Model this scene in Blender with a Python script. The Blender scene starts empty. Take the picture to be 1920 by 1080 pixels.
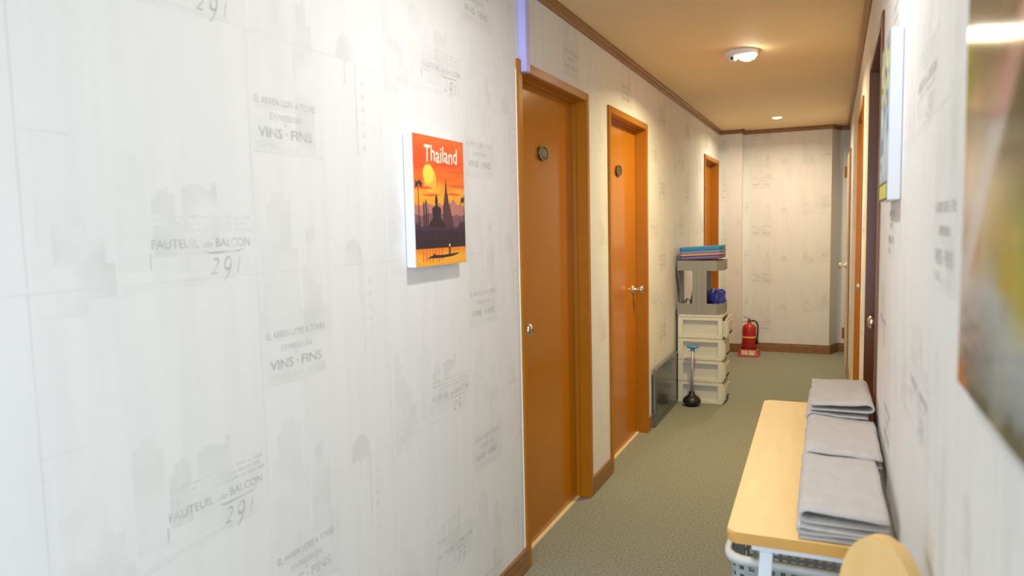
import bpy, bmesh, math, random
from mathutils import Vector, Matrix, noise
random.seed(7)
S = bpy.context.scene
COL = S.collection

# ------------------------------------------------------------------ camera, world, light, exposure
H = 1.4361
cam = bpy.data.cameras.new('camera'); camo = bpy.data.objects.new('camera', cam); COL.objects.link(camo)
RT = Vector((0.91141659, 0.41093007, -0.02136074)); UP = Vector((-0.01572165, 0.08664911, 0.99611483)); FW = Vector((-0.41118442, 0.90753976, -0.08543394))
m = Matrix.Identity(4)
for i in range(3):
    m[i][0] = RT[i]; m[i][1] = UP[i]; m[i][2] = -FW[i]
m[0][3], m[1][3], m[2][3] = 0, 0, H
camo.matrix_world = m
cam.sensor_width = 36; cam.lens = 1335.8 / 1920 * 36; cam.clip_start = 0.02
cam.dof.use_dof = True; cam.dof.focus_distance = 3.4; cam.dof.aperture_fstop = 3.2
S.camera = camo

world = bpy.data.worlds.new('world'); S.world = world; world.use_nodes = True
bg = world.node_tree.nodes['Background']; bg.inputs[0].default_value = (0.72, 0.86, 1.0, 1); bg.inputs[1].default_value = 1.0

def area(name, loc, direction, sx, sy, power, color):
    L = bpy.data.lights.new(name, 'AREA'); L.shape = 'RECTANGLE'; L.size = sx; L.size_y = sy
    L.energy = power; L.color = color
    o = bpy.data.objects.new(name, L); COL.objects.link(o); o.location = loc
    o.rotation_euler = Vector(direction).to_track_quat('-Z', 'Y').to_euler()
    return o
# daylight through the lobby's big window behind the camera
area('lobby_window_daylight', (.75, -2.96, 1.35), (0, 1, 0), 3.2, 1.8, 118, (0.66, 0.80, 1.0))
area('added_side_blue_fill', (3.36, -1.3, 1.35), (-1, 0, 0), 2.2, 1.8, 24, (0.22, 0.52, 1.0))  # added blue fill from an unseen side, tints the near left wall

S.view_settings.view_transform = 'Standard'; S.view_settings.look = 'None'
S.view_settings.gamma = 1.0; S.view_settings.use_curve_mapping = False
S.view_settings.exposure = 0.5

# ------------------------------------------------------------------ materials
def lin(c):
    return tuple((x/255/12.92 if x/255 <= .04045 else ((x/255+.055)/1.055)**2.4) for x in c) + (1,)
def mat(name, col, rough=.6, metal=0, spec=.5, coat=0, noise_amt=0, noise_scale=20, col2=None, bump=0, bump_scale=80, stretch=(1,1,1), emit=None, emit_s=0, sheen=0):
    M = bpy.data.materials.new(name); M.use_nodes = True
    nt = M.node_tree; b = nt.nodes['Principled BSDF']
    b.inputs['Base Color'].default_value = (*col[:3], 1); b.inputs['Roughness'].default_value = rough
    b.inputs['Metallic'].default_value = metal; b.inputs['Specular IOR Level'].default_value = spec
    b.inputs['Coat Weight'].default_value = coat; b.inputs['Coat Roughness'].default_value = .08
    b.inputs['Sheen Weight'].default_value = sheen
    if emit: b.inputs['Emission Color'].default_value = (*emit[:3], 1); b.inputs['Emission Strength'].default_value = emit_s
    if noise_amt or bump or col2:
        tc = nt.nodes.new('ShaderNodeTexCoord'); mp = nt.nodes.new('ShaderNodeMapping'); mp.inputs['Scale'].default_value = stretch
        nt.links.new(tc.outputs['Object'], mp.inputs[0])
    if noise_amt or col2:
        nz = nt.nodes.new('ShaderNodeTexNoise'); nz.inputs['Scale'].default_value = noise_scale; nz.inputs['Detail'].default_value = 4
        nt.links.new(mp.outputs[0], nz.inputs['Vector'])
        rp = nt.nodes.new('ShaderNodeValToRGB'); rp.color_ramp.elements[0].position = .3; rp.color_ramp.elements[1].position = .7
        c2 = col2 or tuple(x*(1-noise_amt) for x in col[:3])
        rp.color_ramp.elements[0].color = (*c2[:3], 1); rp.color_ramp.elements[1].color = (*col[:3], 1)
        nt.links.new(nz.outputs['Fac'], rp.inputs[0]); nt.links.new(rp.outputs[0], b.inputs['Base Color'])
    if bump:
        n2 = nt.nodes.new('ShaderNodeTexNoise'); n2.inputs['Scale'].default_value = bump_scale; n2.inputs['Detail'].default_value = 3
        nt.links.new(mp.outputs[0], n2.inputs['Vector'])
        bp = nt.nodes.new('ShaderNodeBump'); bp.inputs['Strength'].default_value = bump; bp.inputs['Distance'].default_value = .01
        nt.links.new(n2.outputs['Fac'], bp.inputs['Height']); nt.links.new(bp.outputs[0], b.inputs['Normal'])
    return M

WALLC = (.805, .795, .78)
def paper_like(name, col, fade=None, lo=.36, hi=.66):
    """wallpaper: faint vertical streaks; a print fades unevenly back towards the paper colour"""
    M = bpy.data.materials.new(name); M.use_nodes = True; nt = M.node_tree; b = nt.nodes['Principled BSDF']
    b.inputs['Roughness'].default_value = .62; b.inputs['Specular IOR Level'].default_value = .25
    tc = nt.nodes.new('ShaderNodeTexCoord')
    mp = nt.nodes.new('ShaderNodeMapping'); mp.inputs['Scale'].default_value = (9, 9, .7); nt.links.new(tc.outputs['Object'], mp.inputs[0])
    nz = nt.nodes.new('ShaderNodeTexNoise'); nz.inputs['Scale'].default_value = 3; nz.inputs['Detail'].default_value = 6
    nt.links.new(mp.outputs[0], nz.inputs['Vector'])
    rp = nt.nodes.new('ShaderNodeValToRGB'); rp.color_ramp.elements[0].position = .32; rp.color_ramp.elements[1].position = .62
    rp.color_ramp.elements[0].color = (*[x*.968 for x in col], 1); rp.color_ramp.elements[1].color = (*col, 1)
    nt.links.new(nz.outputs['Fac'], rp.inputs[0]); out = rp.outputs[0]
    if fade:
        n2 = nt.nodes.new('ShaderNodeTexNoise'); n2.inputs['Scale'].default_value = fade; n2.inputs['Detail'].default_value = 5
        nt.links.new(tc.outputs['Object'], n2.inputs['Vector'])
        r2 = nt.nodes.new('ShaderNodeValToRGB'); r2.color_ramp.elements[0].position = lo; r2.color_ramp.elements[1].position = hi
        r2.color_ramp.elements[0].color = (0,0,0,1); r2.color_ramp.elements[1].color = (1,1,1,1)
        nt.links.new(n2.outputs['Fac'], r2.inputs[0])
        mx = nt.nodes.new('ShaderNodeMix'); mx.data_type = 'RGBA'
        nt.links.new(r2.outputs[0], mx.inputs['Factor']); nt.links.new(out, mx.inputs[6])
        mx.inputs[7].default_value = (*[x*.985 for x in WALLC], 1); out = mx.outputs[2]
    nt.links.new(out, b.inputs['Base Color'])
    return M
M_wall = paper_like('wallpaper', WALLC)
M_block = paper_like('wallpaper_print_block', (.755, .75, .728), 9)
M_block2 = paper_like('wallpaper_print_block_dark', (.715, .71, .69), 11)
M_text = paper_like('wallpaper_print_text', (.50, .495, .48), 26, .44, .82)
M_seam = paper_like('wallpaper_seam', (.66, .655, .63), 6)
M_ceil = mat('ceiling_paint', (.90, .71, .43), .7, noise_amt=.05, noise_scale=2)
M_carpet = mat('carpet', (.43, .435, .345), .95, spec=.1, col2=(.225,.23,.185), noise_scale=120, bump=.6, bump_scale=420)
M_door = mat('door_paint', (.50, .172, .002), .16, spec=.32, noise_amt=.08, noise_scale=3, bump=.03, bump_scale=14)
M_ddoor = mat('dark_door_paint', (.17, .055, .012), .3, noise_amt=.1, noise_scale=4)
M_frame = mat('door_frame_paint', (.46, .165, .006), .3, spec=.25, noise_amt=.1, noise_scale=5, bump=.03, bump_scale=25)
M_wood = mat('baseboard_wood', (.34, .17, .06), .45, col2=(.22,.10,.035), noise_scale=14, stretch=(1,.25,3))
M_woodl = mat('baseboard_bead', (.62, .42, .22), .4)
M_crown = mat('crown_wood', (.33, .15, .045), .4, col2=(.24,.10,.03), noise_scale=10, stretch=(1,.2,1))
M_chrome = mat('brushed_steel', (.78,.76,.72), .22, metal=1)
M_brass_leak = mat('brass_strip_leak_light', (.95,.78,.50), .35, metal=.15)  # brass lightened: light leaking under the door is put into its colour
M_bronze = mat('bronze_plate', (.10,.085,.05), .35, metal=.7)
M_bronzel = mat('bronze_raised', (.36,.31,.20), .35, metal=.8)
M_white = mat('white_plastic', (.82,.83,.85), .4)
M_lav = mat('lavender_plastic', (.52,.50,.92), .4)
M_sealant = mat('white_sealant', (.85,.84,.82), .5)
M_canvas = mat('canvas_edge', (.84,.85,.90), .7, bump=.1, bump_scale=500)
M_cream = mat('cream_plastic', (.70,.66,.53), .42, noise_amt=.05, noise_scale=6)
M_creamd = mat('cream_plastic_panel', (.62,.60,.52), .5, noise_amt=.05, noise_scale=8)
M_gap = mat('dark_gap', (.03,.028,.025), .7)
M_grey = mat('grey_plastic', (.27,.255,.23), .5)
M_navy = mat('navy_plastic', (.055,.06,.09), .5)
M_black = mat('black_rubber', (.012,.012,.012), .4)
M_alu = mat('grey_handle', (.45,.44,.45), .4, metal=.3)
M_blue = mat('blue_plastic', (.05,.30,.62), .35)
M_red = mat('red_enamel', (.50,.025,.018), .25)
M_redp = mat('red_stand', (.55,.10,.08), .4, noise_amt=.25, noise_scale=40)
M_yel = mat('yellow_band', (.85,.50,.10), .5)
M_vent = mat('grey_metal_panel', (.13,.135,.13), .18, metal=.55, noise_amt=.15, noise_scale=4)
M_ventf = mat('grey_metal_edge', (.24,.25,.24), .3, metal=.6)
M_top = mat('maple_top', (.80,.56,.24), .42, col2=(.76,.51,.21), noise_scale=9, stretch=(5,.6,1))
M_topedge = mat('maple_edge', (.70,.38,.09), .4, noise_amt=.1, noise_scale=8, stretch=(1,6,6))
M_wsteel = mat('white_steel', (.76,.82,.88), .4)
M_chair = mat('beech_chair', (.80,.53,.22), .4, col2=(.75,.48,.18), noise_scale=8, stretch=(5,5,.7))
M_basket = mat('basket_plastic', (.40,.46,.48), .4)
M_rim = mat('basket_rim_plastic', (.70,.72,.70), .4)
M_towel = mat('grey_towel', (.60,.565,.55), .95, spec=.1, noise_amt=.09, noise_scale=24, bump=.55, bump_scale=240, sheen=.25)
M_bag = mat('blue_bag', (.045,.06,.42), .25, noise_amt=.5, noise_scale=9)
M_lens = mat('lamp_lens', (1,1,1), .4, emit=(1,.90,.72), emit_s=30)
M_lens2 = mat('downlight_lens', (1,1,1), .4, emit=(1,.80,.55), emit_s=12)
M_brown = mat('hinge_brown', (.30,.13,.03), .4, metal=.4)
M_doorcream = mat('cream_door_paint', (.72,.66,.52), .4)

# ------------------------------------------------------------------ helpers
def finish(name, bm, material, parent=None, smooth=False, bevel=0, seg=2):
    if bevel:
        bmesh.ops.bevel(bm, geom=bm.edges[:], offset=bevel, segments=seg, affect='EDGES', clamp_overlap=True)
    bmesh.ops.recalc_face_normals(bm, faces=bm.faces[:])
    me = bpy.data.meshes.new(name); bm.to_mesh(me); bm.free()
    for mm in (material if isinstance(material, (list, tuple)) else [material]): me.materials.append(mm)
    if smooth:
        for p in me.polygons: p.use_smooth = True
    o = bpy.data.objects.new(name, me); COL.objects.link(o)
    if parent: o.parent = parent
    return o
def bx(bm, x0, x1, y0, y1, z0, z1, M=None):
    vs = [Vector((x, y, z)) for x in (x0, x1) for y in (y0, y1) for z in (z0, z1)]
    if M: vs = [M @ v for v in vs]
    v = [bm.verts.new(p) for p in vs]
    for f in ((0,1,3,2),(4,6,7,5),(0,4,5,1),(2,3,7,6),(0,2,6,4),(1,5,7,3)): bm.faces.new([v[i] for i in f])
def box(name, x0, x1, y0, y1, z0, z1, material, parent=None, bevel=0, seg=2, M=None):
    bm = bmesh.new(); bx(bm, x0, x1, y0, y1, z0, z1, M); return finish(name, bm, material, parent, bevel=bevel, seg=seg)
def lathe(bm, prof, n=24, M=None):
    rings = []
    for r, z in prof:
        if r < 1e-6: rings.append([bm.verts.new((M @ Vector((0,0,z))) if M else (0,0,z))])
        else:
            ring = []
            for i in range(n):
                a = 2*math.pi*i/n; p = Vector((r*math.cos(a), r*math.sin(a), z)); ring.append(bm.verts.new(M @ p if M else p))
            rings.append(ring)
    for A, B in zip(rings, rings[1:]):
        if len(A) == 1 and len(B) == 1: continue
        for i in range(n):
            j = (i+1) % n
            if len(A) == 1: bm.faces.new((A[0], B[i], B[j]))
            elif len(B) == 1: bm.faces.new((A[i], A[j], B[0]))
            else: bm.faces.new((A[i], A[j], B[j], B[i]))
    for R_ in (rings[0], rings[-1]):
        if len(R_) > 1: bm.faces.new(R_)
def tube(bm, pts, r, n=10):
    pts = [Vector(p) for p in pts]; rings = []; prev = None
    for i, p in enumerate(pts):
        t = (pts[min(i+1, len(pts)-1)] - pts[max(i-1, 0)]).normalized()
        a = prev if prev is not None else (Vector((0,0,1)) if abs(t.z) < .9 else Vector((1,0,0)))
        u = (a - t*a.dot(t)).normalized(); w = t.cross(u); prev = u
        rr = r[i] if isinstance(r, (list, tuple)) else r
        rings.append([bm.verts.new(p + rr*(math.cos(2*math.pi*k/n)*u + math.sin(2*math.pi*k/n)*w)) for k in range(n)])
    for A, B in zip(rings, rings[1:]):
        for i in range(n): bm.faces.new((A[i], A[(i+1)%n], B[(i+1)%n], B[i]))
    bm.faces.new(rings[0]); bm.faces.new(rings[-1])
def prism(bm, poly, z0, z1, M=None):
    lo = [Vector((x, y, z0)) for x, y in poly]; hi = [Vector((x, y, z1)) for x, y in poly]
    if M: lo = [M @ v for v in lo]; hi = [M @ v for v in hi]
    lo = [bm.verts.new(v) for v in lo]; hi = [bm.verts.new(v) for v in hi]; n = len(poly)
    bm.faces.new(lo); bm.faces.new(hi)
    for i in range(n): bm.faces.new((lo[i], lo[(i+1)%n], hi[(i+1)%n], hi[i]))
def rrect(x0, x1, y0, y1, r, n=5):
    out = []
    for cx, cy, a0 in ((x1-r, y1-r, 0), (x0+r, y1-r, 90), (x0+r, y0+r, 180), (x1-r, y0+r, 270)):
        for k in range(n+1):
            a = math.radians(a0 + 90*k/n); out.append((cx + r*math.cos(a), cy + r*math.sin(a)))
    return out
def tag(o, label=None, cat=None, group=None, kind=None):
    if label: o['label'] = label
    if cat: o['category'] = cat
    if group: o['group'] = group
    if kind: o['kind'] = kind
    return o
def thing(name, loc, label=None, cat=None, group=None, kind=None, rz=0):
    o = bpy.data.objects.new(name, None); COL.objects.link(o); o.location = loc; o.rotation_euler = (0,0,rz)
    o.empty_display_size = .05
    return tag(o, label, cat, group, kind)
_text_cache = {}
def text_geo(s, shear=0, bold=0):
    """flat triangles of a line of text, scaled to unit height and starting at x=0"""
    key = (s, shear, bold)
    if key in _text_cache: return _text_cache[key]
    cu = bpy.data.curves.new('t', 'FONT'); cu.body = s; cu.size = 1; cu.shear = shear; cu.offset = bold; cu.resolution_u = 3; cu.fill_mode = 'FRONT'
    o = bpy.data.objects.new('t', cu); COL.objects.link(o)
    dg = bpy.context.evaluated_depsgraph_get(); me = bpy.data.meshes.new_from_object(o.evaluated_get(dg))
    V = [(v.co.x, v.co.y) for v in me.vertices]; F = [tuple(p.vertices) for p in me.polygons]
    bpy.data.objects.remove(o); bpy.data.curves.remove(cu); bpy.data.meshes.remove(me)
    if V:
        x0 = min(v[0] for v in V); x1 = max(v[0] for v in V); y0 = min(v[1] for v in V); y1 = max(v[1] for v in V)
        V = [((x-x0)/(x1-x0), (y-y0)/(y1-y0)) for x, y in V]
    _text_cache[key] = (V, F); return V, F

# ------------------------------------------------------------------ dimensions
XL = -1.160      # left wall face
XR = .136        # right wall face
CZ = 2.430       # ceiling
LD = [(2.640, 3.532), (3.890, 4.795), (7.115, 8.029)]     # left doors, outer frame
RD = [(2.620, 3.520), (4.330, 5.250), (7.400, 8.300)]     # right doors
DH = 2.10

# ------------------------------------------------------------------ setting: floor, ceiling, walls
tag(box('floor', -1.35, 3.4, -3.0, 8.75, -.05, 0, M_carpet), 'grey loop carpet running the length of the corridor', None, None, 'structure')
tag(box('ceiling', -1.35, 3.4, -3.0, 8.75, CZ, CZ+.05, M_ceil), 'tan painted corridor ceiling', None, None, 'structure')
def wall_y(name, xa, xb, y0, y1, openings, material=M_wall):
    bm = bmesh.new(); y = y0
    for a, b in openings:
        bx(bm, xa, xb, y, a, 0, CZ); bx(bm, xa, xb, a, b, DH, CZ); y = b
    bx(bm, xa, xb, y, y1, 0, CZ)
    return finish(name, bm, material)
wl = tag(wall_y('wall_left', XL-.17, XL, -3.0, 8.75, LD), 'long wallpapered wall with three brown doors', None, None, 'structure')
wr = tag(wall_y('wall_right', XR, XR+.17, .12, 8.75, RD), 'wallpapered wall beside the wooden table', None, None, 'structure')
we_poly = [(XL, 8.14), (-.925, 8.14), (-.925, 8.287), (-.035, 8.287), (.045, 8.49), (XR, 8.49), (XR, 8.75), (XL, 8.75)]
bm = bmesh.new(); prism(bm, we_poly, 0, CZ)
we = tag(finish('wall_end', bm, M_wall), 'wallpapered end wall of the corridor', None, None, 'structure')
# lobby behind the camera, where the daylight comes in
bm = bmesh.new()
for a in ((-1.33,-.9,0,CZ),(2.4,3.4,0,CZ),(-.9,2.4,0,.4),(-.9,2.4,2.3,CZ)): bx(bm, a[0], a[1], -3.15, -3.0, a[2], a[3])
tag(finish('wall_back', bm, M_wall), 'plain lobby wall with a wide window behind the viewer', None, None, 'structure')
tag(box('wall_lobby_front', XR+.17, 3.4, .12, .24, 0, CZ, M_wall), 'plain lobby wall beside the corridor mouth', None, None, 'structure')
bm = bmesh.new()
for a in ((-3.15,-2.4,0,CZ),(-.2,.24,0,CZ),(-2.4,-.2,0,.4),(-2.4,-.2,2.3,CZ)): bx(bm, 3.4, 3.52, *a)
tag(finish('wall_lobby_right', bm, M_wall), 'side wall of the lobby with an added window', None, None, 'structure')
bm = bmesh.new()
for a in ((-2.4,-2.34,.4,2.3),(-.26,-.2,.4,2.3),(-2.34,-.26,.4,.46),(-2.34,-.26,2.24,2.3)): bx(bm, 3.43, 3.49, *a)
tag(finish('added_side_window', bm, M_white), 'white framed window added in the unseen side wall of the lobby', None, None, 'structure')  # unseen window, added to go with the blue side fill
bm = bmesh.new()
for a in ((-.9,-.84,.4,2.3),(2.34,2.4,.4,2.3),(-.84,2.34,.4,.46),(-.84,2.34,2.24,2.3),(.72,.78,.46,2.24)): bx(bm, a[0], a[1], -3.12, -3.06, a[2], a[3])
tag(finish('window_1', bm, M_white), 'white framed lobby window', None, None, 'structure')

# ------------------------------------------------------------------ wallpaper print
TU, TV = .99, .528
def tile_elements():
    """one repeat of the wallpaper collage: (layer, vertices, faces) in wall metres"""
    E = []
    def poly(layer, pts): E.append((layer, pts, [tuple(range(len(pts)))]))
    def rect(layer, a, b, c, d): poly(layer, [(a,b),(c,b),(c,d),(a,d)])
    def txt(s, x0, x1, z0, z1, shear=0, bold=0, layer=3):
        V, F = text_geo(s, shear, bold); E.append((layer, [(x0+(x1-x0)*u, z0+(z1-z0)*v) for u, v in V], F))
    rnd = random.Random(3)
    def skyline(layer, x0, x1, z0, tops):
        n = len(tops); w = (x1-x0)/n
        pts = [(x0, z0)]
        for i, t in enumerate(tops): pts += [(x0+i*w, t), (x0+(i+1)*w, t)]
        pts += [(x1, z0)]
        for i, t in enumerate(tops): rect(layer, x0+i*w, z0, x0+(i+1)*w, t)
    # card with VINS - FINS and the towers above it
    rect(0, 1.205, 1.083, 1.445, 1.255)
    skyline(0, 1.215, 1.335, 1.255, [1.44, 1.50, 1.528, 1.528, 1.51, 1.40])
    skyline(1, 1.345, 1.415, 1.09, [1.36, 1.44, 1.455, 1.40])
    for k in range(4): rect(0, 1.35+k*.016, 1.20, 1.354+k*.016, 1.40)
    txt('EL ARREN LORE A TORRE', 1.217, 1.418, 1.193, 1.209); rect(2, 1.215, 1.186, 1.42, 1.1875)
    txt('EXPRESSION', 1.262, 1.366, 1.161, 1.175); txt('D', 1.307, 1.317, 1.149, 1.156)
    txt('VINS', 1.224, 1.300, 1.120, 1.143, bold=.02); txt('\u00b7', 1.312, 1.318, 1.129, 1.135); txt('FINS', 1.328, 1.402, 1.120, 1.143, bold=.02)
    txt('OPIBIS', 1.219, 1.290, 1.095, 1.110, layer=2)
    for k in range(7): x = 1.30+k*.017; rect(2, x, 1.094+rnd.random()*.008, x+.013, 1.097+rnd.random()*.009)
    rect(2, 1.205, 1.086, 1.44, 1.0872)
    # seams of the paper panels
    rect(2, 1.2, 1.3445, 2.185, 1.346); rect(2, .70, 1.0765, .79, 1.078); rect(2, 1.695, .83, 1.6965, 1.345); rect(2, 1.198, .83, 1.1995, 1.35)
    # lamp with a column of small signs
    n = 14; poly(1, [(1.547+.041*math.cos(math.pi*k/n), 1.345+.068*math.sin(math.pi*k/n)**.8) for k in range(n+1)])
    rect(1, 1.58, 1.10, 1.590, 1.345); rect(1, 1.538, 1.285, 1.545, 1.345); rect(0, 1.57, 1.24, 1.578, 1.345)
    for k in range(6): z = 1.12+k*.034; rect(1, 1.606, z, 1.622, z+.014); rect(0, 1.612, z+.015, 1.617, z+.026)
    skyline(0, 1.715, 1.795, 1.30, [1.50, 1.485, 1.43, 1.40])
    # stepped skyline
    skyline(0, .728, .768, .82, [1.075, 1.07, 1.07, 1.04]); skyline(0, .768, .812, .82, [1.00, .985, .97, .95])
    skyline(1, .75, .86, .80, [.93, .92, .92, .91, .905, .86]); skyline(0, .866, .932, .84, [1.045, 1.06, 1.055, 1.03])
    # theatre ticket
    skyline(1, .941, .993, .865, [.975, .992, .998, .985]); skyline(1, 1.011, 1.098, .865, [1.0, 1.005, 1.005, 1.0, .995, 1.012])
    skyline(0, 1.112, 1.176, .84, [.935, .93, .942, .925]); rect(0, .936, .83, 1.18, .925)
    txt('FAUTEUIL', .936, 1.045, .880, .898, bold=.01); txt('de', 1.056, 1.080, .880, .893, .4); txt('BALCON', 1.088, 1.182, .880, .898, bold=.01)
    txt('BERCEAUX', .964, 1.035, .866, .873, layer=2)
    for z in (.912, .925, .938):
        x = .94 if z > .93 else (.99 if z < .92 else .94)
        while x < 1.172:
            w = .008+rnd.random()*.02; rect(2, x, z, x+w, z+.004+rnd.random()*.003); x += w+.005
    poly(3, [(1.05,.872),(1.075,.866),(1.15,.869),(1.168,.876),(1.15,.872),(1.076,.870)])
    for s, a, b, c, d in (('2', 1.070, 1.094, .824, .858), ('9', 1.104, 1.128, .806, .861), ('1', 1.142, 1.152, .824, .856)): txt(s, a, b, c, d, .35, -.012)
    rect(3, .931, .842, .9335, .872)
    poly(0, [(.86,.795),(.95,.805),(1.05,.803),(1.19,.825),(1.19,.833),(1.0,.822),(.88,.812)])
    # a big pale patch behind each panel
    rect(0, 2.02-TU, .845, 2.165-TU, .865)
    return E
TILE = sorted(tile_elements(), key=lambda e: e[0])      # faint blocks lowest, lettering on top
PM = [M_block, M_block2, M_seam, M_text]
def wallpaper(rects, fn, off_u, off_v, parent, u_sign=1):
    """clip repeats of the tile to each rectangle (u0,u1,z0,z1); fn maps (u, z, lift) to a point"""
    for (u0, u1, z0, z1) in rects:
        bm = bmesh.new()
        for i in range(int(math.floor((u0-off_u-2.3)/TU)), int(math.ceil((u1-off_u)/TU))+1):
            for j in range(-3, 4):
                for ei, (layer, V, F) in enumerate(TILE):
                    du = off_u + i*TU; dv = off_v + j*TV
                    xs = [v[0]+du for v in V]; zs = [v[1]+dv for v in V]
                    if not xs or max(xs) <= u0 or min(xs) >= u1 or max(zs) <= z0 or min(zs) >= z1: continue
                    vs = [bm.verts.new((x, .00003+.0000025*ei, z)) for x, z in zip(xs, zs)]
                    for f in F:
                        try: bm.faces.new([vs[k] for k in f]).material_index = layer
                        except ValueError: pass
        for co, no in (((u0,0,0),(-1,0,0)), ((u1,0,0),(1,0,0)), ((0,0,z0),(0,0,-1)), ((0,0,z1),(0,0,1))):
            bmesh.ops.bisect_plane(bm, geom=bm.verts[:]+bm.edges[:]+bm.faces[:], plane_co=co, plane_no=no, clear_outer=True)
        for v in bm.verts: v.co = fn(v.co.x, v.co.z, v.co.y)
        me = bpy.data.meshes.new('wallpaper_print'); bm.to_mesh(me); bm.free()
        for mm in PM: me.materials.append(mm)
        o = bpy.data.objects.new('wallpaper_print', me); COL.objects.link(o); o.parent = parent
zb = .105
wallpaper([(-.6, 2.632, zb, CZ-.045), (3.54, 3.882, zb, CZ-.045), (4.803, 7.107, zb, CZ-.045), (2.632, 3.54, DH+.012, CZ-.045), (3.882, 4.803, DH+.012, CZ-.045), (7.107, 8.04, DH+.012, CZ-.045)],
          lambda u, z, l: Vector((XL+l, u, z)), 0, 0, wl)
wallpaper([(-2.612, -.2, zb, CZ-.045), (-4.322, -3.528, zb, CZ-.045), (-7.392, -5.258, zb, CZ-.045)],
          lambda u, z, l: Vector((XR-l, -u, z)), -3.43, .25, wr)
wallpaper([(-.91, -.04, zb, CZ-.045)], lambda u, z, l: Vector((u, 8.287-l, z)), -2.05, .18, we)
wallpaper([(XL+.012, -.93, zb, CZ-.045)], lambda u, z, l: Vector((u, 8.14-l, z)), -2.5, .05, we)

# ------------------------------------------------------------------ baseboards and crown trim
def board(bm, bead, a, b, nrm, z=.095, t=.014):
    """a baseboard run from a to b (xy), standing off the wall along nrm, with a bead along its top"""
    a = Vector((*a, 0)); b = Vector((*b, 0)); n = Vector((*nrm, 0)).normalized()
    def quadbox(B, t0, t1, z0, z1):
        pts = [a+n*t0, b+n*t0, b+n*t1, a+n*t1]
        prism(B, [(p.x, p.y) for p in pts], z0, z1)
    quadbox(bm, 0, t, 0, z*.74); quadbox(bead, 0, t*.72, z*.74, z*.80); quadbox(bm, 0, t*.95, z*.80, z)
def baseboard(name, label, runs):
    bm, bd = bmesh.new(), bmesh.new()
    for a, b, n in runs: board(bm, bd, a, b, n)
    o = tag(finish(name, bm, M_wood), label, None, None, 'structure'); finish('bead', bd, M_woodl, o); return o
baseboard('baseboard_left', 'brown wooden baseboard along the wall with the numbered doors', [((XL,-3),(XL,2.640),(1,0)), ((XL,3.532),(XL,3.890),(1,0)), ((XL,4.795),(XL,7.115),(1,0)), ((XL,8.029),(XL,8.14),(1,0))])
baseboard('baseboard_right', 'brown wooden baseboard behind the table', [((XR,.12),(XR,2.62),(-1,0)), ((XR,3.52),(XR,4.33),(-1,0)), ((XR,5.25),(XR,7.4),(-1,0))])
baseboard('baseboard_end', 'brown wooden baseboard of the end wall', [((XL,8.14),(-.925,8.14),(0,-1)), ((-.925,8.127),(-.925,8.287),(1,0)), ((-.925,8.287),(-.028,8.287),(0,-1)), ((-.035,8.287),(.045,8.49),(.93,-.367)), ((.045,8.49),(XR,8.49),(0,-1))])
def crown(name, label, runs):
    bm = bmesh.new()
    for a, b, n in runs:
        a = Vector((*a, 0)); b = Vector((*b, 0)); n = Vector((*n, 0)).normalized()
        prof = [(0, CZ-.042), (.008, CZ-.042), (.014, CZ-.032), (.016, CZ-.018), (.026, CZ-.010), (.026, CZ), (0, CZ)]
        A = [bm.verts.new(a+n*t+Vector((0,0,z))) for t, z in prof]; B = [bm.verts.new(b+n*t+Vector((0,0,z))) for t, z in prof]
        k = len(prof); bm.faces.new(A); bm.faces.new(B)
        for i in range(k): bm.faces.new((A[i], A[(i+1)%k], B[(i+1)%k], B[i]))
    return tag(finish(name, bm, M_crown), label, None, None, 'structure')
crown('trim_1', 'brown wooden crown moulding above the numbered doors', [((XL,-3),(XL,8.14),(1,0))])
crown('trim_2', 'brown wooden crown moulding above the table side', [((XR,.12),(XR,8.49),(-1,0))])
crown('trim_3', 'brown wooden crown moulding across the end wall', [((XL,8.14),(-.899,8.14),(0,-1)), ((-.925,8.114),(-.925,8.287),(1,0)), ((-.925,8.287),(-.02,8.287),(0,-1)), ((-.035,8.287),(.045,8.49),(.93,-.367)), ((.045,8.49),(XR,8.49),(0,-1))])

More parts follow.
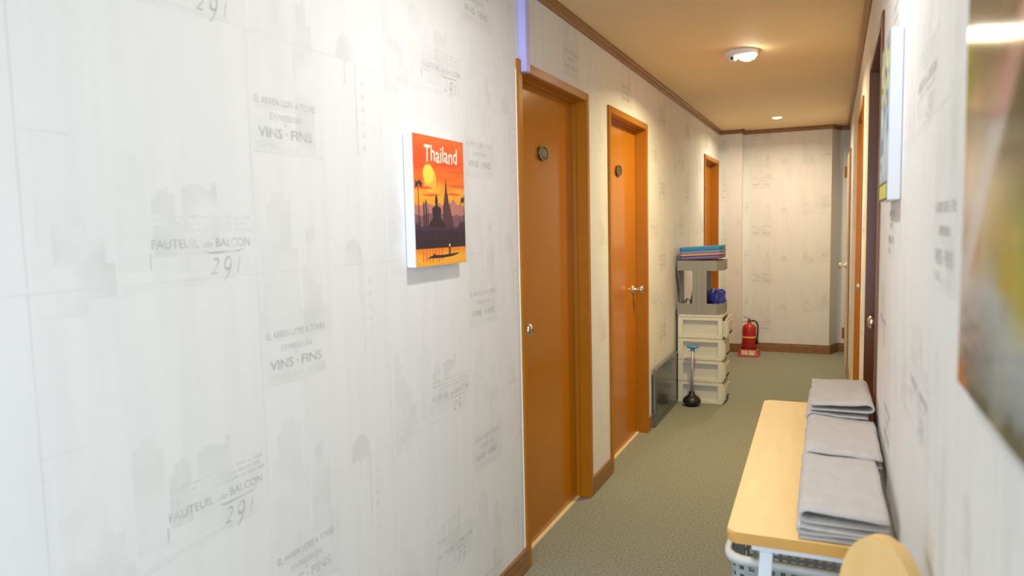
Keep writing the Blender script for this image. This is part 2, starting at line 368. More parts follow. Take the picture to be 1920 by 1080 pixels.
# ------------------------------------------------------------------ doors
def knob(parent, loc, s):
    """round door knob standing out along s*X"""
    M = Matrix.Translation(loc) @ Matrix.Rotation(math.pi/2*s, 4, 'Y')
    bm = bmesh.new()
    lathe(bm, [(0,0),(.034,0),(.035,.004),(.030,.009),(.013,.013),(.011,.030),(.015,.036),(.025,.044),(.0285,.054),(.027,.064),(.018,.071),(0,.0725)], 28, M)
    k = finish('knob', bm, M_chrome, parent, True)
    bm = bmesh.new(); M2 = Matrix.Translation(Vector(loc)+Vector((s*.0722,0,0))) @ Matrix.Rotation(math.pi/2*s, 4, 'Y')
    lathe(bm, [(0,0),(.006,0),(.005,.002),(0,.002)], 12, M2); finish('keyhole', bm, M_bronze, k)
    return k
def plate(parent, loc, s, num):
    M = Matrix.Translation(loc) @ Matrix.Rotation(math.pi/2, 4, 'X') @ Matrix.Identity(4)
    # local frame: x along the reading direction, y up, z out of the door
    R = Matrix(((0,0,s,0),(s,0,0,0),(0,1,0,0),(0,0,0,1))); T = Matrix.Translation(loc) @ R
    ell = lambda a, b, n=32: [(a*math.cos(2*math.pi*k/n), b*math.sin(2*math.pi*k/n)) for k in range(n)]
    bm = bmesh.new(); prism(bm, ell(.054,.034), 0, .010, T); pl = finish('number_plate', bm, M_bronze, parent)
    bm = bmesh.new(); n = 32
    o1, o2 = ell(.055,.035), ell(.051,.0315)
    a = [bm.verts.new(T @ Vector((x,y,.009))) for x,y in o1]; b = [bm.verts.new(T @ Vector((x,y,.013))) for x,y in o1]
    c = [bm.verts.new(T @ Vector((x,y,.013))) for x,y in o2]; d = [bm.verts.new(T @ Vector((x,y,.009))) for x,y in o2]
    for i in range(n):
        j = (i+1)%n
        for p, q in ((a,b),(b,c),(c,d)): bm.faces.new((p[i],p[j],q[j],q[i]))
    finish('rim', bm, M_bronzel, pl)
    if num:
        V, F = text_geo(num, 0, .01); bm = bmesh.new(); w, h = .062, .038
        vs = [bm.verts.new(T @ Vector(((u-.5)*w, (v-.5)*h, .0118))) for u, v in V]
        for f in F: bm.faces.new([vs[k] for k in f])
        r = bmesh.ops.extrude_face_region(bm, geom=bm.faces[:])
        for e in r['geom']:
            if isinstance(e, bmesh.types.BMVert): e.co -= T.to_3x3() @ Vector((0,0,.002))
        finish('digits', bm, M_bronzel, pl)
def door(n, label, xf, s, y0, y1, knob_y, num=None, depth=.078, jamb=.04, h=DH, strip=True, frame_mat=None, leaf_mat=None):
    """frame front at xf, corridor on side s (+1: corridor towards +X)"""
    d = thing('door_%d' % n, (0,0,0), label, None, None, 'structure')
    fm = frame_mat or M_frame
    a, b = sorted((xf, xf - s*.15)); bev = .003
    lf = xf - s*depth
    box('frame_post', a, b, y0, y0+jamb, 0, h, fm, d, bev); box('frame_post', a, b, y1-jamb, y1, 0, h, fm, d, bev)
    box('frame_head', a, b, y0+jamb, y1-jamb, h-jamb, h, fm, d, bev)
    # rebate the leaf closes against
    c, e = sorted((lf+s*.0005, lf + s*.022))
    box('stop', c, e, y0+jamb, y0+jamb+.010, 0, h-jamb, fm, d); box('stop', c, e, y1-jamb-.010, y1-jamb, 0, h-jamb, fm, d)
    box('stop', c, e, y0+jamb+.010, y1-jamb-.010, h-jamb-.012, h-jamb, fm, d)
    c, e = sorted((lf, lf - s*.038))
    leaf = box('door_leaf', c, e, y0+jamb+.003, y1-jamb-.003, .008, h-jamb-.003, leaf_mat or M_door, d, .002)
    if strip:
        c, e = sorted((lf - s*.002, lf + s*.018)); box('threshold', c, e, y0+jamb, y1-jamb, 0, .006, M_brass_leak, d)
    knob(leaf, (lf, knob_y, 1.0), s)
    if num is not None: plate(leaf, Vector((lf, (y0+y1)/2-(.02 if s > 0 else -.02), 1.768)), s, num)
    return d
FX = -1.148
d1 = door(1, 'glossy brown door with oval number plate 101, nearest of the row', FX, 1, *LD[0], 2.745, '101')
box('sealant_bead', XL, XL+.003, 2.6355, 2.6395, .096, 2.06, M_sealant, d1)
door(2, 'glossy orange-brown door with oval number plate, between door 101 and the plastic drawers', FX, 1, *LD[1], 4.675, '102')
door(3, 'orange-brown door at the far end behind the plastic drawers', FX, 1, *LD[2], 7.92, '')
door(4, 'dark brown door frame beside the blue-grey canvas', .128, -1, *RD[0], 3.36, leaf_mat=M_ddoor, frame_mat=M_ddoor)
door(5, 'orange door frame between the dark doorway and the hinged cream door', .128, -1, *RD[1], 5.09)
# hinged cream door at the far end of the right wall
d6 = thing('door_6', (0,0,0), 'cream door with brown hinges at the far right corner', None, None, 'structure')
y0, y1 = RD[2]
box('frame_post', .126, .28, y0, y0+.03, 0, DH, M_frame, d6, .002); box('frame_post', .126, .28, y1-.03, y1, 0, DH, M_frame, d6, .002); box('frame_head', .126, .28, y0+.03, y1-.03, DH-.03, DH, M_frame, d6, .002)
lf6 = box('door_leaf', .112, .150, y0+.035, y1-.035, .01, DH-.035, M_doorcream, d6, .002)
knob(lf6, (.112, y0+.10, 1.0), -1)
for z in (.24, 1.93):
    bm = bmesh.new(); bx(bm, .092, .112, y1-.075, y1-.035, z-.055, z+.055); tube(bm, [(.096, y1-.033, z-.058), (.096, y1-.033, z+.058)], .009); finish('hinge', bm, M_brown, lf6)

# ------------------------------------------------------------------ cable trunking above door 101
bm = bmesh.new(); bx(bm, FX-.013, FX+.022, 2.668, 2.712, 2.052, CZ-.043)
tr = tag(finish('cable_trunking', bm, M_lav, bevel=.003), 'pale lavender plastic cable trunking running down to the frame of door 101', 'trunking')

# ------------------------------------------------------------------ ceiling lamps
def point(parent_loc, power, color, r=.05, spread=180):
    L = bpy.data.lights.new('lamp_light', 'AREA'); L.shape = 'DISK'; L.size = r*2; L.energy = power; L.color = color; L.spread = math.radians(spread)
    o = bpy.data.objects.new('lamp_light', L); COL.objects.link(o); o.location = parent_loc; return o
def downlight(x, y, label, power, color, lens=M_lens2, spread=162):
    t = thing('ceiling_downlight', (x, y, CZ), label, 'lamp', 'ceiling lamps')
    bm = bmesh.new(); lathe(bm, [(.045,-.004),(.062,-.005),(.064,-.002),(.064,0),(.045,0)], 28); finish('ring', bm, M_white, t, True)
    bm = bmesh.new(); lathe(bm, [(0,-.012),(.02,-.011),(.04,-.006),(.045,-.001),(.045,0)], 24); finish('lens', bm, lens, t, True)
    L = point((0,0,-.02), power, color, spread=spread); L.parent = t
    return t
def sensor_light(x, y, label, power, color):
    t = thing('sensor_light', (x, y, CZ), label, 'lamp', 'ceiling lamps')
    bm = bmesh.new(); lathe(bm, [(0,-.03),(.085,-.03),(.095,-.024),(.098,-.012),(.098,0)], 36); finish('base', bm, M_white, t, True)
    bm = bmesh.new(); lathe(bm, [(0,-.062),(.02,-.060),(.042,-.050),(.052,-.036),(.053,-.028),(0,-.028)], 28, Matrix.Translation((.035,-.02,0))); finish('lens', bm, M_lens, t, True)
    bm = bmesh.new(); lathe(bm, [(0,-.058),(.020,-.056),(.026,-.048),(.027,-.028),(0,-.028)], 20, Matrix.Translation((-.045,-.035,0))); h = finish('sensor_housing', bm, M_white, t, True)
    bm = bmesh.new(); lathe(bm, [(0,-.004),(.008,-.003),(.009,0),(0,0)], 14, Matrix.Translation((-.045,-.0615,-.045)) @ Matrix.Rotation(-math.pi/2, 4, 'X')); finish('sensor_eye', bm, M_black, h)
    L = point((.035,-.02,-.07), power, color, spread=158); L.parent = t
    return t
sensor_light(-.513, 4.458, 'white round motion-sensor ceiling lamp with glowing lens', 18.5, (1, .84, .46))
downlight(-.519, 7.399, 'small recessed ceiling downlight near the end wall', 13, (1, .85, .60))
downlight(-.42, 1.80, 'bright recessed ceiling lamp above the orange poster', 8.0, (.98, .99, 1), M_lens, 170)
downlight(-.50, -.6, 'added unseen ceiling lamp over the lobby', 2.5, (1, .97, .92), M_lens)  # unseen lamp, added for extra light near the corridor mouth

# ------------------------------------------------------------------ pictures
def emat(name, c, rough=.55): return mat(name, lin(c), rough)
def flat_art(name, layers, T, parent, mats):
    """flat print: layers of (material index, polygon) each a hair above the last; T maps (u,v,lift)"""
    bm = bmesh.new()
    for k, (mi, V, F) in enumerate(layers):
        vs = [bm.verts.new(T(u, v, .0002+.000008*k)) for u, v in V]
        for f in F:
            try: bm.faces.new([vs[i] for i in f]).material_index = mi
            except ValueError: pass
    me = bpy.data.meshes.new(name); bm.to_mesh(me); bm.free()
    for mm in mats: me.materials.append(mm)
    o = bpy.data.objects.new(name, me); COL.objects.link(o); o.parent = parent; return o
def clipu(V): return [(min(max(u,0),1), min(max(v,0),1)) for u, v in V]
def ramp_mat(name, stops, axis_lo, axis_hi, nscale, namt, rough=.5):
    """vertical painted gradient with brushy noise, by object height"""
    M = bpy.data.materials.new(name); M.use_nodes = True; nt = M.node_tree; b = nt.nodes['Principled BSDF']; b.inputs['Roughness'].default_value = rough
    tc = nt.nodes.new('ShaderNodeTexCoord'); sp = nt.nodes.new('ShaderNodeSeparateXYZ'); nt.links.new(tc.outputs['Object'], sp.inputs[0])
    mp = nt.nodes.new('ShaderNodeMapping'); mp.inputs['Scale'].default_value = (1, 1, 4); nt.links.new(tc.outputs['Object'], mp.inputs[0])
    nz = nt.nodes.new('ShaderNodeTexNoise'); nz.inputs['Scale'].default_value = nscale; nz.inputs['Detail'].default_value = 3; nt.links.new(mp.outputs[0], nz.inputs['Vector'])
    mr = nt.nodes.new('ShaderNodeMapRange'); mr.inputs[1].default_value = axis_lo; mr.inputs[2].default_value = axis_hi; nt.links.new(sp.outputs['Z'], mr.inputs[0])
    ma = nt.nodes.new('ShaderNodeMath'); ma.operation = 'MULTIPLY_ADD'; ma.inputs[1].default_value = namt; nt.links.new(nz.outputs['Fac'], ma.inputs[0]); nt.links.new(mr.outputs[0], ma.inputs[2])
    sb = nt.nodes.new('ShaderNodeMath'); sb.operation = 'SUBTRACT'; sb.inputs[1].default_value = namt*.5; nt.links.new(ma.outputs[0], sb.inputs[0])
    rp = nt.nodes.new('ShaderNodeValToRGB'); cr = rp.color_ramp
    cr.elements[0].position, cr.elements[0].color = stops[0][0], lin(stops[0][1]); cr.elements[1].position, cr.elements[1].color = stops[-1][0], lin(stops[-1][1])
    for p, c in stops[1:-1]: e = cr.elements.new(p); e.color = lin(c)
    nt.links.new(sb.outputs[0], rp.inputs[0]); nt.links.new(rp.outputs[0], b.inputs['Base Color']); return M
# orange travel poster on the left wall
PW, PH, PT = .312, .395, .034
P0 = Vector((XL, 1.803, 1.322))
pst = thing('canvas_poster', P0, 'orange sunset canvas poster with cream lettering reading Thailand', 'poster')
box('canvas', 0.001, PT, 0, PW, 0, PH, M_canvas, pst, .002)
pm = [ramp_mat('poster_sky', [(0,(250,150,60)),(.30,(253,165,60)),(.42,(252,150,48)),(.55,(250,176,60)),(.68,(247,120,42)),(.80,(236,84,38)),(1,(240,110,50))], 0, PH, 9, .30),
      emat('poster_sun', (255,222,84)), emat('poster_haze', (186,122,110)), emat('poster_mountain', (124,86,92)), emat('poster_temple', (84,54,62)),
      emat('poster_dark', (50,36,46)), ramp_mat('poster_water', [(0,(246,170,60)),(.06,(250,180,60)),(.13,(240,130,40)),(1,(240,130,40))], 0, PH, 30, .10), emat('poster_cream', (250,238,214)),
      emat('poster_violet', (66,44,66)), emat('poster_cloud', (238,100,44)), emat('poster_glow', (253,184,66))]
L = []
def A(mi, pts): L.append((mi, clipu(pts), [tuple(range(len(pts)))]))
def circ(cx, cy, rx, ry, n=24): return [(cx+rx*math.cos(2*math.pi*k/n), cy+ry*math.sin(2*math.pi*k/n)) for k in range(n)]
A(0, [(0,0),(1,0),(1,1),(0,1)])
A(10, circ(.30,.665,.12,.10)); A(1, circ(.27,.71,.10,.075))
for c in ([(.0,.60),(.25,.615),(.36,.60),(.2,.59)], [(.62,.63),(.8,.645),(1,.64),(1,.62),(.8,.615)], [(.55,.56),(.75,.575),(.95,.565),(.8,.55)], [(.05,.79),(.3,.81),(.5,.795),(.3,.78)], [(.5,.74),(.8,.76),(1,.755),(1,.74),(.8,.73)], [(0,.93),(.3,.95),(.5,.935),(.3,.915)], [(.12,.545),(.35,.56),(.5,.55),(.3,.535)]): A(9, c)
A(2, [(0,.34),(1,.34),(1,.455),(.92,.49),(.84,.475),(.76,.525),(.66,.475),(.55,.46),(.46,.49),(.36,.465),(.22,.49),(.1,.46),(0,.475)])
A(3, [(0,.2),(1,.2),(1,.40),(.9,.385),(.82,.40),(.72,.385),(.6,.41),(.4,.395),(.25,.41),(.12,.385),(0,.40)])
# spire
A(4, [(.49,.22),(.80,.22),(.755,.30),(.735,.36),(.70,.42),(.68,.47),(.655,.50),(.645,.55),(.628,.575),(.622,.62),(.612,.66),(.606,.70),(.600,.66),(.592,.62),(.584,.575),(.572,.55),(.560,.50),(.54,.46),(.535,.36),(.51,.30)])
for a, b, t in ((.155,.182,.50),(.195,.225,.515),(.235,.25,.46)): A(5, [(a,.24),(b,.24),(b-.002,t-.02),((a+b)/2,t),(a+.002,t-.02)])
A(4, [(.85,.24),(.93,.24),(.90,.36),(.892,.42),(.885,.36)]); A(4, [(.05,.22),(.12,.22),(.1,.34),(.08,.37),(.06,.34)])
# seated statue, seen from behind
A(5, [(.22,.20),(.62,.20),(.585,.295),(.555,.335),(.51,.355),(.484,.375),(.497,.415),(.499,.44),(.475,.457),(.44,.462),(.43,.475),(.437,.50),(.433,.53),(.418,.545),(.410,.57),(.402,.545),(.385,.53),(.381,.50),(.388,.475),(.378,.462),(.345,.455),(.321,.44),(.323,.415),(.338,.375),(.31,.355),(.27,.335),(.245,.295)])
A(8, [(0,.135),(1,.135),(1,.335),(.94,.345),(.88,.315),(.8,.29),(.7,.30),(.6,.285),(.5,.30),(.3,.30),(.2,.315),(.1,.30),(0,.345)])
A(5, [(0,.135),(1,.135),(1,.275),(.85,.255),(.7,.275),(.5,.265),(.3,.28),(.15,.265),(0,.285)])
for k in range(16):
    x = .02+k*.063; hgt = .31+random.random()*.07; A(8, [(x,.2),(x+.022,.2),(x+.014,hgt)])
# palms
for cx, cy in ((.075,.63),(.985,.525)):
    A(5, [(cx-.008,.24),(cx+.008,.24),(cx+.005,cy),(cx-.004,cy)])
    for k in range(11):
        a = math.radians(-30+k*24); r = .10; ex, ey = cx+r*math.cos(a), cy+.055*math.sin(a)-.012*abs(math.cos(a))
        A(5, [(cx,cy+.008),(ex,ey),(cx+.3*(ex-cx)+.01,cy+.3*(ey-cy)-.012)])
A(6, [(0,0),(1,0),(1,.135),(0,.135)])
for k in range(7): x = .12+k*.06; A(9, [(x,.02+random.random()*.03),(x+.022,.03),(x+.02,.13),(x+.002,.13)])
# boat and boatman
A(5, [(.17,.052),(.24,.058),(.30,.058),(.5,.055),(.70,.062),(.80,.074),(.855,.083),(.84,.088),(.72,.084),(.5,.078),(.36,.082),(.345,.093),(.325,.093),(.32,.080),(.28,.076),(.21,.060)])
A(5, [(.635,.08),(.665,.08),(.668,.135),(.655,.145),(.640,.135)]); A(7, circ(.652,.152,.014,.012,10)); A(5, [(.622,.08),(.627,.08),(.640,.165),(.635,.165)])
V, F = text_geo('Thailand', .05, .012)
L.append((7, [(.20+.66*u, .805+.125*v - .006*math.sin(u*19)) for u, v in V], F))
flat_art('picture_print', L, lambda u, v, l: Vector((PT+l, u*PW, v*PH)), pst, pm)

# blue-grey canvas on the right wall
CW, CH, CT = .30, .382, .029
c0 = Vector((XR, 1.842, 1.480))
cv = thing('canvas_picture', c0, 'white-edged canvas of blue-grey and yellow scenery on the wall above the table', 'picture')
box('canvas', -CT, -.001, 0, CW, 0, CH, M_canvas, cv, .002)
cm = [ramp_mat('canvas_sky', [(0,(150,165,170)),(.3,(178,196,204)),(.55,(150,172,190)),(.75,(170,178,150)),(1,(120,128,120))], 0, CH, 12, .35),
      emat('canvas_yellow', (205,196,90)), emat('canvas_olive', (92,88,50)), emat('canvas_slate', (96,108,124)), emat('canvas_pale', (206,216,218))]
L = []
A(0, [(0,0),(1,0),(1,1),(0,1)])
for k in range(26):
    cx, cy = random.random(), .55+.45*random.random(); A(1 if k % 3 == 0 else (2 if k % 3 == 1 else 3), circ(cx, cy, .03+.05*random.random(), .02+.03*random.random(), 7))
for k in range(12):
    cx, cy = random.random(), .15+.4*random.random(); A(4 if k % 2 else 3, [(cx,cy),(cx+.12,cy+.01),(cx+.10,cy+.10),(cx+.03,cy+.14)])
A(2, [(0,0),(1,0),(1,.115),(0,.115)]); A(1, [(.06,.014),(.94,.014),(.94,.10),(.06,.10)])
flat_art('picture_print', L, lambda u, v, l: Vector((-CT-l, CW*(1-u), v*CH)), cv, cm)

# large glossy photograph close to the viewer on the right wall: soft patches of colour
def photo_mat():
    M = bpy.data.materials.new('glossy_photo'); M.use_nodes = True; nt = M.node_tree; b = nt.nodes['Principled BSDF']
    b.inputs['Roughness'].default_value = .13; b.inputs['IOR'].default_value = 1.22
    at = nt.nodes.new('ShaderNodeVertexColor'); at.layer_name = 'col'; nt.links.new(at.outputs[0], b.inputs['Base Color']); return M
ph = thing('framed_photo', (XR, .60, 1.262), 'large glossy photograph with blurred pink and green patches at the right edge', 'picture')
PYA, PYB, PZ = .28, -.32, .70      # far edge and near edge relative to the thing, height
ROWS = [(0,[(200,120,60),(150,120,90),(120,115,105),(120,125,118),(110,120,112)]), (.035,[(200,180,165),(170,150,135),(150,148,145),(165,170,168),(160,165,165)]),
        (.075,[(205,190,180),(190,178,165),(168,166,162),(172,178,178),(180,186,186)]), (.11,[(200,180,172),(206,196,185),(186,184,178),(196,198,196),(190,170,70)]),
        (.145,[(202,190,186),(168,88,56),(194,170,110),(180,150,84),(180,170,60)]), (.185,[(196,172,165),(208,196,190),(204,180,140),(190,170,110),(120,122,58)]),
        (.235,[(206,178,140),(212,186,156),(212,196,182),(192,182,168),(110,100,72)]), (.29,[(190,168,116),(202,172,134),(192,160,130),(208,150,136),(112,96,72)]),
        (.33,[(150,150,80),(146,134,92),(110,100,76),(102,86,66),(190,140,122)]), (.36,[(106,104,102),(116,108,100),(122,112,90),(150,140,110),(112,100,72)]),
        (.395,[(112,106,100),(126,118,108),(132,122,112),(206,208,212),(190,190,195)]), (.45,[(125,120,106),(130,120,106),(150,145,136),(200,202,206),(130,70,78)]),
        (.56,[(130,124,110),(140,130,116),(160,155,148),(170,150,140),(120,60,66)]), (.70,[(120,116,104),(130,122,110),(140,132,122),(120,90,84),(100,60,62)])]
COLS = [0, .055, .12, .19, .27]
def photo_col(d, z):
    d = min(max(d, 0), .27) if d < .27 else .27 - min(d-.27, .27)
    for (za, ra), (zb_, rb) in zip(ROWS, ROWS[1:]):
        if za <= z <= zb_: break
    t = (z-za)/(zb_-za) if zb_ > za else 0; t = min(max(t,0),1)
    for i in range(4):
        if COLS[i] <= d <= COLS[i+1]: break
    s = (d-COLS[i])/(COLS[i+1]-COLS[i])
    c = [(1-t)*((1-s)*ra[i][k]+s*ra[i+1][k]) + t*((1-s)*rb[i][k]+s*rb[i+1][k]) for k in range(3)]
    def put(c2, a):
        for k in range(3): c[k] = c[k]*(1-a) + c2[k]*a
    sm = lambda x: max(0, min(1, x))**2*(3-2*max(0, min(1, x)))
    wob = .012*noise.noise(Vector((z*14, d*9, 5)))
    ax = .02+(z-.12)*1.12 + wob                                   # slanting pink sleeve
    if .10 < z < .40:
        put((100,92,66), .9*sm((d-ax-.03)/.03)*sm((z-.20)/.03)*sm((.37-z)/.03))
        put((214,168,156) if z > .25 else (216,204,198), .9*sm((.042-abs(d-ax))/.02))
    put((206,210,214), .9*sm((.03-abs(d-.20-(z-.36)*.4))/.015)*sm((z-.34)/.02))
    put((150,160,70), .7*sm((.05-d)/.02)*sm((.05-abs(z-.325))/.03))
    put((196,170,60), .75*sm((.05-abs(d-.22))/.03)*sm((.035-abs(z-.135))/.02))
    put((70,74,62), .85*sm((.016+.02*noise.noise(Vector((d*18,1,2)))-z)/.012)*sm((d-.06)/.03))
    put((206,116,52), .9*sm((.030-z)/.015)*sm((.06-d)/.02))
    for k in range(4): put((120,112,106), .55*sm((.006-abs(z-.095+.022*k+(d)*.30+.006*math.sin(d*40+k)))/.005)*sm((.20-d)/.1)*sm((d-.01)/.02))
    n = noise.noise(Vector((d*22, z*22, 3)))*.35 + noise.noise(Vector((d*60+z*30, z*60-d*30, 9)))*.22
    return lin([min(max(x*.92*(1+.22*n), 0), 255) for x in c])
bm = bmesh.new(); NX, NZ = 60, 70
cl = bm.loops.layers.color.new('col') if False else None
grid = [[bm.verts.new((-.0135 - .0008*noise.noise(Vector((i*.09, j*.07, 1))), PYA+(PYB-PYA)*i/NX, PZ*j/NZ)) for j in range(NZ+1)] for i in range(NX+1)]
for i in range(NX):
    for j in range(NZ): bm.faces.new((grid[i][j], grid[i+1][j], grid[i+1][j+1], grid[i][j+1]))
pp = finish('photo_print', bm, photo_mat(), ph, True)
ca = pp.data.color_attributes.new('col', 'FLOAT_COLOR', 'POINT')
for v in pp.data.vertices: ca.data[v.index].color = photo_col(PYA - v.co.y, v.co.z)
box('backing_board', -.012, -.001, PYB+.001, PYA-.001, .001, PZ-.001, emat('photo_board', (150,120,90)), ph, .001)

# ------------------------------------------------------------------ table with folded towels
TZ = .740
tb = thing('side_table', (-.2125, 1.617, 0), 'narrow light maple table with white steel legs against the wall', 'table', rz=math.radians(1.2))
TW, TL = .333, 1.29
bm = bmesh.new(); prism(bm, rrect(0, TW, 0, TL, .018), TZ-.026, TZ)
bmesh.ops.bevel(bm, geom=[e for e in bm.edges if abs(e.verts[0].co.z-e.verts[1].co.z) < 1e-5], offset=.004, segments=2, affect='EDGES')
bm.faces.ensure_lookup_table(); bmesh.ops.recalc_face_normals(bm, faces=bm.faces[:])
for f in bm.faces: f.material_index = 0 if f.normal.z > .5 else 1
finish('table_top', bm, [M_top, M_topedge], tb)
x0, x1, yA, yB = .052, TW-.04, .030, TL-.030
for a in ((x0, x1, yA, yA+.022), (x0, x1, yB-.022, yB), (x0, x0+.022, yA+.022, yB-.022), (x1-.022, x1, yA+.022, yB-.022)): box('rail', *a, TZ-.050, TZ-.0262, M_wsteel, tb, .002)
for sx, xx in ((-1, x0+.032), (1, x1-.032)):
    for sy, yy in ((-1, yA+.011), (1, yB-.011)):
        bm = bmesh.new(); sp = .035*sx
        q = [Vector((xx-.014, yy-.011, TZ-.050)), Vector((xx+.014, yy-.011, TZ-.050)), Vector((xx+.014, yy+.011, TZ-.050)), Vector((xx-.014, yy+.011, TZ-.050))]
        lo = [bm.verts.new((v.x+sp, v.y, 0)) for v in q]; hi = [bm.verts.new(v) for v in q]
        bm.faces.new(lo); bm.faces.new(hi)
        for i in range(4): bm.faces.new((lo[i], lo[(i+1)%4], hi[(i+1)%4], hi[i]))
        finish('leg', bm, M_wsteel, tb, bevel=.002)

def towel(loc, w, h, ly, seed, label, rz=0, flip=False, layers=4):
    """a towel folded back and forth: a thick ribbon swept along y"""
    t = thing('folded_towel', loc, label, 'towel', 'folded grey towels on the table', rz=rz)
    rnd = random.Random(seed); th = .0058
    lv = [th/2+.0006+(h-th-.0006)*k/(layers-1) for k in range(layers)]
    pts = []; N = 16
    for k in range(layers):
        left2right = (k % 2 == 0) ^ flip
        xs = [w*i/N for i in range(N+1)]
        ins0 = h/layers*.62 + rnd.random()*.006; ins1 = h/layers*.62 + rnd.random()*.010
        if k == 0: ins0, ins1 = (.002, ins1) if left2right else (ins0, .002)
        if k == layers-1: ins0, ins1 = (ins0, .002) if left2right else (.002, ins1)
        seq = [ins0 + (w-ins0-ins1)*x/w for x in xs]
        if not left2right: seq = seq[::-1]
        ph_ = rnd.random()*6
        for q_, x in enumerate(seq): pts.append((x, (th/2+.0006 if k == 0 else lv[k]) + .0022*math.sin(x/w*7+ph_)*(0 < k < layers-1) - ((h/layers*.55)*(q_/N)**.7 if k == layers-1 else 0)))
        if k < layers-1:
            xe = seq[-1]; pts_z0 = pts[-1][1]; r = (lv[k+1]-pts_z0)/2; sgn = 1 if left2right else -1; bulge = r*(1.1+.5*rnd.random())
            for q in range(1, 6):
                a = -math.pi/2 + math.pi*q/6; pts.append((xe+sgn*bulge*math.cos(a), (pts_z0+lv[k+1])/2 + r*math.sin(a)))
    n = len(pts); up_, dn = [], []
    for i in range(n):
        ax, az = pts[max(i-1,0)]; bx_, bz = pts[min(i+1,n-1)]; dx, dz = bx_-ax, bz-az; l = math.hypot(dx, dz) or 1
        nx, nz = -dz/l*th/2, dx/l*th/2
        up_.append((pts[i][0]+nx, pts[i][1]+nz)); dn.append((pts[i][0]-nx, pts[i][1]-nz))
    bm = bmesh.new(); NY = 14; S_ = []
    for j in range(NY+1):
        y = ly*j/NY; row = []
        for side in (up_, dn):
            r_ = []
            for i, (x, z) in enumerate(side):
                k = i/n*layers
                endw = .006*noise.noise(Vector((k*1.3, seed, 0 if j < NY/2 else 5)))*(1 if j in (0, NY) else 0)
                sag = (.0035*noise.noise(Vector((x*16, y*9, seed))) + .0015*noise.noise(Vector((x*40, y*30, seed))))*z/h
                rd = -.004*z/h if j in (0, NY) else 0
                r_.append(bm.verts.new((x + .003*noise.noise(Vector((y*8, z*30, seed+4))), y+endw, max(z+sag+rd, .0008))))
            row.append(r_)
        S_.append(row)
    for j in range(NY):
        A_, B_ = S_[j], S_[j+1]
        for s in (0, 1):
            for i in range(n-1): bm.faces.new((A_[s][i], A_[s][i+1], B_[s][i+1], B_[s][i]))
        for i in (0, n-1): bm.faces.new((A_[0][i], A_[1][i], B_[1][i], B_[0][i]))
    for j in (0, NY):
        for i in range(n-1): bm.faces.new((S_[j][0][i], S_[j][0][i+1], S_[j][1][i+1], S_[j][1][i]))
    o = finish('towel_fabric', bm, M_towel, t, True)
    return t
b = TZ+.0005
towel((-.062, 1.632, b), .186, .034, .42, 1, 'lower folded grey towel of the pile nearest the round-backed chair', math.radians(1), layers=3)
towel((-.058, 1.636, b+.0352), .178, .036, .42, 2, 'top folded grey towel of the pile nearest the round-backed chair', math.radians(1.5), True, layers=2)
towel((-.066, 2.058, b), .190, .034, .40, 3, 'lower folded grey towel of the middle pile on the table', math.radians(1.2), layers=3)
towel((-.058, 2.062, b+.0355), .186, .040, .40, 4, 'top folded grey towel of the middle pile on the table', math.radians(.6), True, layers=2)
towel((-.072, 2.468, b), .180, .038, .40, 5, 'bottom folded grey towel of the pile nearest the dark door frame', math.radians(.8), layers=3)
towel((-.068, 2.468, b+.0395), .178, .040, .40, 6, 'middle folded grey towel of the pile nearest the dark door frame', math.radians(.4), True, layers=2)
towel((-.064, 2.470, b+.081), .182, .034, .40, 7, 'top folded grey towel of the pile nearest the dark door frame', math.radians(1.0), layers=2)

# ------------------------------------------------------------------ laundry basket under the table
bk = thing('plastic_basket', (-.095, 2.20, 0), 'pale grey-blue perforated plastic basket under the table', 'basket')
BW, BD, BH = .345, .40, .50
def ring(sx, sy, r, n=8): return rrect(-sx/2, sx/2, -sy/2, sy/2, r, n)
cols = 96
def resample(poly, n):
    P_ = poly + [poly[0]]; d = [0]
    for a, c in zip(P_, P_[1:]): d.append(d[-1]+math.dist(a, c))
    out = []; k = 0
    for i in range(n):
        s = d[-1]*i/n
        while d[k+1] < s: k += 1
        f = (s-d[k])/(d[k+1]-d[k]); out.append((P_[k][0]+f*(P_[k+1][0]-P_[k][0]), P_[k][1]+f*(P_[k+1][1]-P_[k][1])))
    return out
bm = bmesh.new(); zs = [0.002]
while zs[-1] < BH-.02: zs.append(zs[-1] + (.016 if len(zs) % 2 else .011))
zs.append(BH); rows = []
for z in zs:
    f = .84+.16*z/BH; rows.append([bm.verts.new((x, y, z)) for x, y in resample(ring(BW*f-.02, BD*f-.02, .05*f), cols)])
nr = len(zs)
for j in range(nr-1):
    for i in range(cols):
        solid = j < 3 or j > nr-4 or (j % 2 == 1) or (i % 2 == 1) or (j in (16, 17, 18))
        if solid: bm.faces.new((rows[j][i], rows[j][(i+1)%cols], rows[j+1][(i+1)%cols], rows[j+1][i]))
bm.faces.new(rows[0])
w_ = finish('perforated_wall', bm, M_basket, bk)
sm = w_.modifiers.new('solid', 'SOLIDIFY'); sm.thickness = .003; sm.offset = 0
bm = bmesh.new(); o1 = resample(ring(BW-.022, BD-.022, .05), 64); o2 = resample(ring(BW+.012, BD+.012, .062), 64)
R_ = [[bm.verts.new((x, y, z)) for x, y in o] for o, z in ((o1, BH-.002), (o1, BH+.006), (o2, BH+.004), (o2, BH-.016))]
for A_, B_ in zip(R_, R_[1:]):
    for i in range(64): bm.faces.new((A_[i], A_[(i+1)%64], B_[(i+1)%64], B_[i]))
rm = finish('rim', bm, M_rim, bk, True); sm = rm.modifiers.new('solid', 'SOLIDIFY'); sm.thickness = .003

